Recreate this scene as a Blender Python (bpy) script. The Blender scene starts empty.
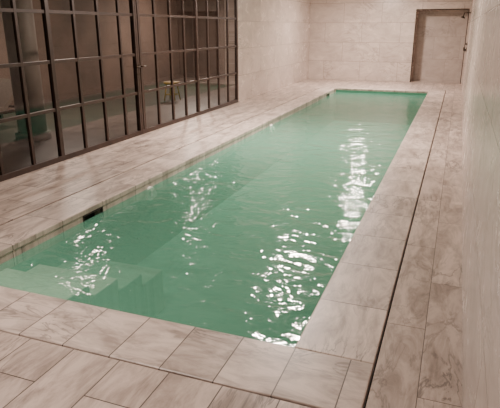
import bpy, bmesh, math, random
from mathutils import Vector, Matrix
random.seed(3)
sc = bpy.context.scene

# ------------------------------------------------------------------ materials
def new_mat(name):
    m = bpy.data.materials.new(name); m.use_nodes = True
    nt = m.node_tree; nt.nodes.clear()
    return m, nt, nt.nodes, nt.links

def simple(name, col, rough=0.5, metal=0.0, noise=0.0, nscale=8):
    m, nt, N, L = new_mat(name)
    o = N.new('ShaderNodeOutputMaterial'); b = N.new('ShaderNodeBsdfPrincipled')
    b.inputs['Roughness'].default_value = rough; b.inputs['Metallic'].default_value = metal
    tc = N.new('ShaderNodeNewGeometry'); n = N.new('ShaderNodeTexNoise'); n.inputs['Scale'].default_value = nscale
    n.inputs['Detail'].default_value = 5
    L.new(tc.outputs['Position'], n.inputs['Vector'])
    r = N.new('ShaderNodeValToRGB')
    r.color_ramp.elements[0].position = .3; r.color_ramp.elements[1].position = .7
    r.color_ramp.elements[0].color = (*[c*(1-noise) for c in col], 1)
    r.color_ramp.elements[1].color = (*[min(1, c*(1+noise)) for c in col], 1)
    L.new(n.outputs['Fac'], r.inputs['Fac']); L.new(r.outputs['Color'], b.inputs['Base Color'])
    L.new(b.outputs[0], o.inputs[0])
    return m

def math_node(N, L, op, a, b=None):
    n = N.new('ShaderNodeMath'); n.operation = op
    for i, v in enumerate((a, b)):
        if v is None: continue
        if isinstance(v, (int, float)): n.inputs[i].default_value = v
        else: L.new(v, n.inputs[i])
    return n.outputs[0]

def marble(name, light, dark, vein, plane, w, h, mortar=0.004, mcol=(.12,.09,.07), off=(0, 0),
           rough=.35, stagger=.5, rot=.6, veinamt=.7, tilevar=.10, spec=.5, bump=.15, vscale=1.0, aniso=3.2):
    m, nt, N, L = new_mat(name)
    o = N.new('ShaderNodeOutputMaterial'); b = N.new('ShaderNodeBsdfPrincipled')
    g = N.new('ShaderNodeNewGeometry'); s = N.new('ShaderNodeSeparateXYZ'); L.new(g.outputs['Position'], s.inputs[0])
    c = N.new('ShaderNodeCombineXYZ')
    a1 = math_node(N, L, 'ADD', s.outputs[plane[0]], 50*w+off[0]); a2 = math_node(N, L, 'ADD', s.outputs[plane[1]], 50*h+off[1])
    L.new(a1, c.inputs[0]); L.new(a2, c.inputs[1])
    br = N.new('ShaderNodeTexBrick'); br.offset = stagger
    br.inputs['Scale'].default_value = 1; br.inputs['Brick Width'].default_value = w
    br.inputs['Row Height'].default_value = h; br.inputs['Mortar Size'].default_value = mortar
    br.inputs['Mortar Smooth'].default_value = .15; br.inputs['Bias'].default_value = 0
    br.inputs['Color1'].default_value = (0, 0, 0, 1); br.inputs['Color2'].default_value = (1, 1, 1, 1)
    br.inputs['Mortar'].default_value = (.5, .5, .5, 1)
    L.new(c.outputs[0], br.inputs['Vector'])
    rnd = N.new('ShaderNodeRGBToBW'); L.new(br.outputs['Color'], rnd.inputs[0])
    sh = math_node(N, L, 'MULTIPLY', rnd.outputs[0], 9.0)
    va = N.new('ShaderNodeVectorMath'); va.operation = 'ADD'; L.new(c.outputs[0], va.inputs[0])
    cs = N.new('ShaderNodeCombineXYZ')
    for i in range(3): L.new(sh, cs.inputs[i])
    L.new(cs.outputs[0], va.inputs[1])
    mp = N.new('ShaderNodeMapping'); mp.inputs['Rotation'].default_value = (0, 0, rot); mp.inputs['Scale'].default_value = (vscale, aniso*vscale, vscale)
    L.new(va.outputs[0], mp.inputs[0])
    n1 = N.new('ShaderNodeTexNoise'); n1.inputs['Scale'].default_value = 1.9; n1.inputs['Detail'].default_value = 10
    n1.inputs['Roughness'].default_value = .68; n1.inputs['Distortion'].default_value = .6
    L.new(mp.outputs[0], n1.inputs['Vector'])
    r1 = N.new('ShaderNodeValToRGB'); r1.color_ramp.elements[0].position = .36; r1.color_ramp.elements[1].position = .6
    r1.color_ramp.elements[0].color = (*dark, 1); r1.color_ramp.elements[1].color = (*light, 1)
    L.new(n1.outputs['Fac'], r1.inputs[0])
    n2 = N.new('ShaderNodeTexNoise'); n2.inputs['Scale'].default_value = 1.5; n2.inputs['Detail'].default_value = 7
    n2.inputs['Distortion'].default_value = 1.2; n2.inputs['Roughness'].default_value = .58
    L.new(mp.outputs[0], n2.inputs['Vector'])
    d = math_node(N, L, 'ABSOLUTE', math_node(N, L, 'SUBTRACT', n2.outputs['Fac'], .5))
    vm = N.new('ShaderNodeMapRange'); vm.inputs[1].default_value = 0; vm.inputs[2].default_value = .035
    vm.inputs[3].default_value = veinamt; vm.inputs[4].default_value = 0; L.new(d, vm.inputs[0])
    n3 = N.new('ShaderNodeTexNoise'); n3.inputs['Scale'].default_value = 1.1; L.new(va.outputs[0], n3.inputs['Vector'])
    msk = N.new('ShaderNodeMapRange'); msk.inputs[1].default_value = .42; msk.inputs[2].default_value = .62; L.new(n3.outputs['Fac'], msk.inputs[0])
    vf = math_node(N, L, 'MULTIPLY', vm.outputs[0], msk.outputs[0])
    mx = N.new('ShaderNodeMixRGB'); L.new(vf, mx.inputs[0]); L.new(r1.outputs[0], mx.inputs[1]); mx.inputs[2].default_value = (*vein, 1)
    tv = N.new('ShaderNodeMapRange'); tv.inputs[3].default_value = 1-tilevar; tv.inputs[4].default_value = 1+tilevar
    L.new(rnd.outputs[0], tv.inputs[0])
    sv = N.new('ShaderNodeVectorMath'); sv.operation = 'SCALE'; L.new(mx.outputs[0], sv.inputs[0]); L.new(tv.outputs[0], sv.inputs['Scale'])
    mm = N.new('ShaderNodeMixRGB'); L.new(br.outputs['Fac'], mm.inputs[0]); L.new(sv.outputs[0], mm.inputs[1]); mm.inputs[2].default_value = (*mcol, 1)
    L.new(mm.outputs[0], b.inputs['Base Color'])
    rr = N.new('ShaderNodeMapRange'); rr.inputs[3].default_value = rough*.8; rr.inputs[4].default_value = rough*1.3
    L.new(n1.outputs['Fac'], rr.inputs[0]); L.new(rr.outputs[0], b.inputs['Roughness'])
    b.inputs['Specular IOR Level'].default_value = spec
    bp = N.new('ShaderNodeBump'); bp.inputs['Strength'].default_value = bump; bp.inputs['Distance'].default_value = .003; bp.invert = True
    L.new(br.outputs['Fac'], bp.inputs['Height']); L.new(bp.outputs[0], b.inputs['Normal'])
    L.new(b.outputs[0], o.inputs[0])
    return m

LT = (.53, .43, .375); DK = (.25, .195, .168); VN = (.10, .08, .07)
MC = (.06, .045, .038)
m_deck  = marble('deck_marble', LT, DK, VN, (1, 0), .92, .30, .0035, mcol=MC, off=(.1, .02), rot=.5, vscale=1.3, veinamt=.8)
m_deckR = marble('deck_marble_right', LT, DK, VN, (1, 0), 1.3, .235, .0022, mcol=MC, off=(.3, .24), rot=.35, vscale=1.3, veinamt=.8)
CL = (.57,.475,.42); CD = (.29,.23,.20)
m_copeY = marble('coping_marble_long', CL, CD, VN, (1, 0), .62, .90, .0035, mcol=MC, off=(0, .1), stagger=0, rot=.6, vscale=1.4, veinamt=.8)
m_copeX = marble('coping_marble_short', CL, CD, VN, (0, 1), .31, .90, .0035, mcol=MC, off=(0.05, .1), stagger=0, rot=1.1, vscale=1.4, veinamt=.8)
WLT = (.51,.425,.375); WDK = (.405,.335,.295); WV = (.22,.18,.155)
m_wallY = marble('wall_marble_side', WLT, WDK, WV, (1, 2), 1.22, .61, .005, mcol=(.22,.18,.155), rough=.25, tilevar=.06, rot=1.0, veinamt=.6, aniso=1.8)
m_wallX = marble('wall_marble_end', WLT, WDK, WV, (0, 2), 1.22, .61, .005, mcol=(.22,.18,.155), rough=.25, tilevar=.06, rot=1.0, veinamt=.6, aniso=1.8)
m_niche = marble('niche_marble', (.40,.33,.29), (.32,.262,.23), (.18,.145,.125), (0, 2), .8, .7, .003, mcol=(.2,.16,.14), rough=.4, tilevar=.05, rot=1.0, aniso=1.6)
m_ceil  = simple('ceiling_plaster', (.70, .62, .56), .9, noise=.03)
m_dark  = simple('dark_gap', (.02, .016, .013), .9)
m_steel = simple('black_steel', (.034, .018, .013), .42, .3, noise=.3, nscale=12)
m_bronze = simple('aged_bronze', (.05, .035, .025), .35, .9, noise=.2)
m_basin = marble('basin_marble_water_tint', (.12,.33,.235), (.105,.29,.205), (.09,.25,.18), (0, 1), .6, .3, .004, mcol=(.1,.28,.2), rough=.7, tilevar=.02, spec=.2)  # pale stone with the water's green light absorption put into its colour
m_basinf = marble('basin_floor_water_tint', (.125,.34,.24), (.11,.30,.21), (.09,.26,.185), (0, 1), .6, .3, .004, mcol=(.1,.28,.2), rough=.7, tilevar=.02, spec=.2)  # floor copy lightened in colour, since the walls catch more light
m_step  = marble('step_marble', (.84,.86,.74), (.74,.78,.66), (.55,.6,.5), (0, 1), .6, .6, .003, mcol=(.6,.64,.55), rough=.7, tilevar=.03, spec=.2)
m_step2 = marble('step_marble_depth_tint', (.42,.60,.47), (.36,.54,.42), (.28,.44,.34), (0, 1), .6, .6, .003, mcol=(.3,.45,.35), rough=.7, tilevar=.03, spec=.2)  # lower steps: light lost with water depth put into a greener colour
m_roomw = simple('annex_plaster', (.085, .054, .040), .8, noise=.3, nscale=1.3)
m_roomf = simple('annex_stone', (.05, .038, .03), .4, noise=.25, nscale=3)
m_col   = simple('column_stone', (.15, .125, .11), .6, noise=.15, nscale=4)
m_white = simple('white_plastic', (.9, .9, .86), .4)
m_wood  = simple('honey_wood', (.40, .26, .06), .5, noise=.25, nscale=10)
m_fabric = simple('lounger_fabric', (.14, .11, .09), .9, noise=.1, nscale=20)

def emis(name, col, st):
    m, nt, N, L = new_mat(name); o = N.new('ShaderNodeOutputMaterial'); e = N.new('ShaderNodeEmission')
    e.inputs[0].default_value = (*col, 1); e.inputs[1].default_value = st; L.new(e.outputs[0], o.inputs[0]); return m
m_lamp = emis('lamp_lens', (1, .9, .8), 60)

# glass
m_glass, nt, N, L = new_mat('partition_glass')
o = N.new('ShaderNodeOutputMaterial'); mx = N.new('ShaderNodeMixShader'); t = N.new('ShaderNodeBsdfTransparent'); gl = N.new('ShaderNodeBsdfGlossy')
fr = N.new('ShaderNodeFresnel'); fr.inputs[0].default_value = 1.5
t.inputs[0].default_value = (.82, .80, .77, 1); gl.inputs['Roughness'].default_value = .0
L.new(fr.outputs[0], mx.inputs[0]); L.new(t.outputs[0], mx.inputs[1]); L.new(gl.outputs[0], mx.inputs[2]); L.new(mx.outputs[0], o.inputs[0])

# water
m_water, nt, N, L = new_mat('pool_water')
o = N.new('ShaderNodeOutputMaterial')
g = N.new('ShaderNodeNewGeometry')
mp = N.new('ShaderNodeMapping'); mp.inputs['Rotation'].default_value = (0, 0, .25); mp.inputs['Scale'].default_value = (1, 1.5, 1)
L.new(g.outputs['Position'], mp.inputs[0])
n1 = N.new('ShaderNodeTexNoise'); n1.inputs['Scale'].default_value = 2.6; n1.inputs['Detail'].default_value = 1.5; n1.inputs['Distortion'].default_value = .8
n2 = N.new('ShaderNodeTexNoise'); n2.inputs['Scale'].default_value = 9; n2.inputs['Detail'].default_value = 1.5; n2.inputs['Distortion'].default_value = .6
L.new(mp.outputs[0], n1.inputs['Vector']); L.new(mp.outputs[0], n2.inputs['Vector'])
hh = math_node(N, L, 'ADD', n1.outputs['Fac'], math_node(N, L, 'MULTIPLY', n2.outputs['Fac'], .30))
bp = N.new('ShaderNodeBump'); bp.inputs['Strength'].default_value = 1; bp.inputs['Distance'].default_value = .026
L.new(hh, bp.inputs['Height'])
gl = N.new('ShaderNodeBsdfGlossy'); gl.inputs['Roughness'].default_value = .075; L.new(bp.outputs[0], gl.inputs['Normal'])
tr = N.new('ShaderNodeBsdfTransparent'); tr.inputs[0].default_value = (.86, .97, .91, 1)
df = N.new('ShaderNodeBsdfDiffuse'); df.inputs[0].default_value = (.155, .43, .30, 1); L.new(bp.outputs[0], df.inputs['Normal'])
body = N.new('ShaderNodeMixShader'); body.inputs[0].default_value = .48; L.new(tr.outputs[0], body.inputs[1]); L.new(df.outputs[0], body.inputs[2])
fr = N.new('ShaderNodeFresnel'); fr.inputs[0].default_value = 1.36; L.new(bp.outputs[0], fr.inputs['Normal'])
mx = N.new('ShaderNodeMixShader'); L.new(fr.outputs[0], mx.inputs[0]); L.new(body.outputs[0], mx.inputs[1]); L.new(gl.outputs[0], mx.inputs[2])
L.new(mx.outputs[0], o.inputs[0])

# ------------------------------------------------------------------ geometry helpers
def mesh_obj(name, bm, mats, parent=None):
    me = bpy.data.meshes.new(name); bm.to_mesh(me); bm.free()
    for m in (mats if isinstance(mats, (list, tuple)) else [mats]): me.materials.append(m)
    ob = bpy.data.objects.new(name, me); sc.collection.objects.link(ob)
    if parent: ob.parent = parent
    return ob

def box(bm, x0, x1, y0, y1, z0, z1, mi=0):
    vs = [bm.verts.new(p) for p in ((x0,y0,z0),(x1,y0,z0),(x1,y1,z0),(x0,y1,z0),(x0,y0,z1),(x1,y0,z1),(x1,y1,z1),(x0,y1,z1))]
    for f in ((0,3,2,1),(4,5,6,7),(0,1,5,4),(1,2,6,5),(2,3,7,6),(3,0,4,7)):
        fc = bm.faces.new([vs[i] for i in f]); fc.material_index = mi

def boxes(name, lst, mats, parent=None, bevel=0):
    bm = bmesh.new()
    for b in lst: box(bm, *b)
    ob = mesh_obj(name, bm, mats, parent)
    if bevel:
        md = ob.modifiers.new('bev', 'BEVEL'); md.width = bevel; md.segments = 2; md.limit_method = 'ANGLE'
    return ob

def cyl(bm, p0, p1, r, seg=20, r2=None, mi=0):
    p0 = Vector(p0); p1 = Vector(p1); d = p1-p0
    M = Matrix.Translation((p0+p1)/2) @ d.to_track_quat('Z', 'Y').to_matrix().to_4x4()
    res = bmesh.ops.create_cone(bm, cap_ends=True, segments=seg, radius1=r, radius2=r if r2 is None else r2, depth=d.length, matrix=M)
    fs = set(f for v in res['verts'] for f in v.link_faces)
    for f in fs:
        f.material_index = mi
        if len(f.verts) == 4: f.smooth = True

def empty(name):
    e = bpy.data.objects.new(name, None); sc.collection.objects.link(e); return e

# dimensions
PL, PR = -3.26, -.68          # pool inner edges
PN, PF = 2.50, 15.80
CW = .44                      # coping width
WL, WR = -4.82, .20           # partition plane / right wall
YF, YB = 18.4, -1.6           # far and rear wall
HC = 3.0
G = .014                      # slot width
ZW = -.115

# ------------------------------------------------------------------ floor
oL, oR, oN, oF = PL-CW, PR+CW, PN-CW, PF+CW
bm = bmesh.new()
box(bm, WL-.06, oL-G, YB, YF, -.12, 0, 0)
box(bm, oR+G, WR, YB, YF, -.12, 0, 1)
box(bm, oL-G, oR+G, YB, oN-G, -.12, 0, 0)
box(bm, oL-G, oR+G, oF+G, YF, -.12, 0, 0)
for b in ((oL-G, oL, oN-G, oF+G), (oR, oR+G, oN-G, oF+G), (oL, oR, oN-G, oN), (oL, oR, oF, oF+G)):
    box(bm, *b, -.12, -.05, 2)
floor = mesh_obj('floor', bm, [m_deck, m_deckR, m_dark])

# ------------------------------------------------------------------ pool
pool = empty('swimming_pool')
T = .055
boxes('coping_long', [(oL, PL, PN, PF, -T, 0), (PR, oR, PN, PF, -T, 0)], m_copeY, pool, .008)
boxes('coping_short', [(oL, oR, oN, PN, -T, 0), (oL, oR, PF, oF, -T, 0)], m_copeX, pool, .008)
DEP = -.95
W = .18
sk = [(4.02, 4.32), (14.6, 14.9)]
lst = [(PR+.012, PR+W, PN-W, PF+W, DEP, -T-.001),
       (PL-W, PR+W, PN-W, PN-.012, DEP, -T-.001),
       (PL-W, PR+W, PF+.012, PF+W, DEP, -T-.001),
       (PL-W, PL-.008, PN-.012, PF+.012, DEP, -.19)]
boxes('tank_walls', lst, m_basin, pool)
boxes('tank_floor', [(PL-W-.02, PR+W+.02, PN-W-.02, PF+W+.02, DEP-.15, DEP)], m_basinf, pool)
band = []
ys = [PN-.012, sk[0][0], sk[0][1], sk[1][0], sk[1][1], PF+.012]
for i in (0, 2, 4): band.append((PL-W, PL-.006, ys[i], ys[i+1], -.19, -T-.001))
boxes('waterline_band', band, m_copeY, pool)
for i, (a, b) in enumerate(sk):
    boxes('skimmer_%d' % (i+1), [(PL-W, PL-.10, a, b, -.19, -T-.001)], m_dark, pool)
    boxes('skimmer_frame_%d' % (i+1), [(PL-.02, PL+.002, a, b, -T-.012, -T-.002),(PL-.02, PL+.002, a-.008, a+.004, -.185, -T-.002),
                                       (PL-.02, PL+.002, b-.004, b+.008, -.185, -T-.002)], m_dark, pool)
# steps
st = []
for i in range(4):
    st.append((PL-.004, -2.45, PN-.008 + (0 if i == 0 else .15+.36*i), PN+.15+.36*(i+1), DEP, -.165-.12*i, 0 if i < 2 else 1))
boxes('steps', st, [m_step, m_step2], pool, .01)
for i, y in enumerate((5.25, 9.8)):
    bm = bmesh.new(); cyl(bm, (PL-.008, y, -.18), (PL+.02, y, -.18), .085, 24); cyl(bm, (PL+.02, y, -.18), (PL+.07, y, -.18), .045, 16)
    mesh_obj('inlet_%d' % (i+1), bm, m_white, pool)
bm = bmesh.new()
vs = [bm.verts.new(p) for p in ((PL-.006,PN-.01,ZW),(PR+.01,PN-.01,ZW),(PR+.01,PF+.01,ZW),(PL-.006,PF+.01,ZW))]
bm.faces.new(vs); mesh_obj('water_surface', bm, m_water, pool)

# ------------------------------------------------------------------ walls
NX0, NX1, NZ, ND = -1.37, .13, 2.2, .6
boxes('wall_far', [(WL-.3, NX0, YF, YF+.75, -.12, HC), (NX0, NX1, YF, YF+.75, NZ, HC), (NX1, WR+.25, YF, YF+.75, -.12, HC)], m_wallX)
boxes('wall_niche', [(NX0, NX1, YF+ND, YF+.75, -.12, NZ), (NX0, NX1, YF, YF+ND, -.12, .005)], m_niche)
boxes('niche_edge_1', [(NX0-.03, NX0, YF-.006, YF+.02, 0, NZ+.03), (NX0-.03, NX1+.02, YF-.006, YF+.02, NZ, NZ+.03), (NX1, NX1+.02, YF-.006, YF+.02, 0, NZ)], m_bronze)  # thin dark strip around the niche opening
boxes('wall_right', [(WR, WR+.25, YB, YF, -.12, HC)], m_wallY)
boxes('wall_left', [(WL-.3, WL+.03, 11.9, YF, -.12, HC)], m_wallY)
boxes('wall_rear', [(-9.2, WR+.25, YB-.25, YB, -.12, HC)], m_wallX)
boxes('ceiling', [(-9.2, WR+.25, YB-.25, YF+.75, HC, HC+.15)], m_ceil)

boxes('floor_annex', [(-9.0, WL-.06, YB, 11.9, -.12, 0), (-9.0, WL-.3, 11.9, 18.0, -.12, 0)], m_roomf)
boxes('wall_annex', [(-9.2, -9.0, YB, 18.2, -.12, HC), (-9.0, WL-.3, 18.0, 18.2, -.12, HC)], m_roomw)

# ------------------------------------------------------------------ glass partition
part = empty('glass_partition')
Y1 = 11.9; pane = .52; n = 25
bars = []; thick = []
rows = [.68, 1.28, 1.88, 2.48]
for i in range(n+1):
    y = Y1-.03-i*pane
    if y < YB: break
    big = i % 4 == 0
    w = .034 if big else .022
    (thick if big else bars).append((WL-(.03 if big else .02), WL+(.03 if big else .02), y-w, y+w, .0, HC))
for z in rows:
    bars.append((WL-.018, WL+.018, YB, Y1-.03, z-.021, z+.021))
thick += [(WL-.032, WL+.032, YB, Y1, 0, .07), (WL-.032, WL+.032, YB, Y1, HC-.06, HC)]
boxes('mullions', bars, m_steel, part, .003)
boxes('frame', thick, m_steel, part, .004)
bm = bmesh.new()
bm.faces.new([bm.verts.new(p) for p in ((WL, YB, .07), (WL, Y1-.03, .07), (WL, Y1-.03, HC-.06), (WL, YB, HC-.06))])
mesh_obj('panes', bm, m_glass, part)
dy = 7.6
boxes('door_stiles', [(WL-.035, WL+.035, dy-.045, dy-.003, .02, 2.48), (WL-.035, WL+.035, dy+.003, dy+.045, .02, 2.48)], m_steel, part, .004)
bm = bmesh.new()
for s in (-1, 1):
    y = dy+s*.03
    cyl(bm, (WL+.03, y, 1.1), (WL+.042, y, 1.1), .028); cyl(bm, (WL+.04, y, 1.1), (WL+.09, y, 1.1), .009)
    cyl(bm, (WL+.085, y-s*.01, 1.1), (WL+.085, y+s*.12, 1.1), .010)
    cyl(bm, (WL+.03, y, .98), (WL+.038, y, .98), .016)
mesh_obj('door_handles', bm, m_bronze, part)

# ------------------------------------------------------------------ annex contents
bm = bmesh.new(); cyl(bm, (-6.25, 6.7, 0), (-6.25, 6.7, HC), .22, 40); cyl(bm, (-6.25, 6.7, 0), (-6.25, 6.7, .12), .27, 40)
cyl(bm, (-6.25, 6.7, HC-.14), (-6.25, 6.7, HC), .25, 40, .29)
mesh_obj('stone_column', bm, m_col)

def stool(x, y):
    bm = bmesh.new()
    cyl(bm, (x, y, .40), (x, y, .45), .19, 32)
    for k in range(4):
        a = math.pi/4+k*math.pi/2
        cyl(bm, (x+.2*math.cos(a), y+.2*math.sin(a), 0), (x+.13*math.cos(a), y+.13*math.sin(a), .40), .018, 12)
    for k in range(4):
        a = math.pi/4+k*math.pi/2; b = a+math.pi/2
        cyl(bm, (x+.18*math.cos(a), y+.18*math.sin(a), .15), (x+.18*math.cos(b), y+.18*math.sin(b), .15), .011, 10)
    return mesh_obj('wooden_stool', bm, m_wood)
stool(-6.4, 11.6)

def lounger(x, y):
    e = empty('pool_lounger')
    bm = bmesh.new()
    box(bm, x-.33, x-.29, y, y+1.9, .26, .31); box(bm, x+.29, x+.33, y, y+1.9, .26, .31)
    for yy in (y, y+.62, y+1.25, y+1.86): box(bm, x-.29, x+.29, yy, yy+.04, .26, .30)
    for yy in (y+.1, y+1.7):
        for xx in (x-.33, x+.29): box(bm, xx, xx+.04, yy, yy+.05, 0, .26)
    mesh_obj('frame', bm, m_steel, e)
    bm = bmesh.new(); box(bm, x-.28, x+.28, y+.02, y+1.25, .31, .37)
    a = math.radians(38)
    L2 = .7; dy_, dz_ = L2*math.cos(a), L2*math.sin(a)
    low = [bm.verts.new((xx, y+1.26, .31)) for xx in (x-.28, x+.28)]
    top = [bm.verts.new((xx, y+1.26+dy_, .31+dz_)) for xx in (x+.28, x-.28)]
    low2 = [bm.verts.new((xx, y+1.23, .37)) for xx in (x-.28, x+.28)]
    top2 = [bm.verts.new((xx, y+1.22+dy_, .37+dz_)) for xx in (x+.28, x-.28)]
    A = low+top; B = low2+top2
    bm.faces.new(A[::-1]); bm.faces.new(B)
    for i in range(4): bm.faces.new((A[i], A[(i+1) % 4], B[(i+1) % 4], B[i]))
    mesh_obj('cushion', bm, m_fabric, e)
lounger(-7.6, 6.0)

# ------------------------------------------------------------------ shower fittings
sh = empty('shower_fitting')
bm = bmesh.new()
y = 17.8
cyl(bm, (WR, y, 1.05), (WR-.02, y, 1.05), .07, 24); cyl(bm, (WR-.02, y, 1.05), (WR-.10, y, 1.05), .026); cyl(bm, (WR-.09, y, 1.05), (WR-.09, y-.06, 1.12), .012)
cyl(bm, (WR, y, 1.22), (WR-.02, y, 1.22), .045, 24); cyl(bm, (WR-.02, y, 1.22), (WR-.07, y, 1.22), .02)
mesh_obj('valve', bm, m_bronze, sh)
bm = bmesh.new()
cyl(bm, (WR, y, 2.10), (WR-.015, y, 2.10), .04, 24); cyl(bm, (WR-.01, y, 2.10), (WR-.18, y, 2.10), .014); cyl(bm, (WR-.175, y, 2.105), (WR-.20, y, 2.0), .014); cyl(bm, (WR-.20, y, 2.0), (WR-.215, y, 1.95), .03, 24, .075)
mesh_obj('shower_head', bm, m_bronze, sh)

# ------------------------------------------------------------------ ceiling lights
def downlight(x, y, size, energy, col=(1, .83, .73), spread=180):
    e = empty('ceiling_downlight')
    bm = bmesh.new(); cyl(bm, (x, y, HC-.02), (x, y, HC), size/2+.03, 32); mesh_obj('rim', bm, m_bronze, e)
    bm = bmesh.new(); cyl(bm, (x, y, HC-.026), (x, y, HC-.02), size/2, 32); mesh_obj('lens', bm, m_lamp, e)
    la = bpy.data.lights.new('lamp', 'AREA'); la.shape = 'DISK'; la.size = size; la.energy = energy; la.color = col; la.spread = math.radians(spread)
    lo = bpy.data.objects.new('lamp', la); lo.location = (x, y, HC-.035); sc.collection.objects.link(lo); lo.parent = e
for (x, y, e) in ((-2.5, 1.8, 95), (-2.5, 8.6, 420), (-2.5, 15.8, 330)):
    downlight(x, y, .40, e)
downlight(-7.2, 8.8, .38, 90); downlight(-7.2, 14.4, .38, 190)

# world
w = bpy.data.worlds.new('World'); sc.world = w; w.use_nodes = True
w.node_tree.nodes['Background'].inputs[0].default_value = (.9, .75, .65, 1); w.node_tree.nodes['Background'].inputs[1].default_value = .3

# ------------------------------------------------------------------ camera
cam = bpy.data.cameras.new('camera'); co = bpy.data.objects.new('camera', cam); sc.collection.objects.link(co)
cam.sensor_width = 36; cam.lens = 533/500*36; cam.clip_start = .02
a = math.radians(20.7); p = math.radians(18.37)
h = Vector((-math.sin(a), math.cos(a), 0)); R = Vector((math.cos(a), math.sin(a), 0)); Z = Vector((0, 0, 1))
F = h*math.cos(p)-Z*math.sin(p); U = h*math.sin(p)+Z*math.cos(p)
M = Matrix((R, U, -F)).transposed().to_4x4(); M.translation = Vector((0, 0, 1.7))
co.matrix_world = M
sc.camera = co
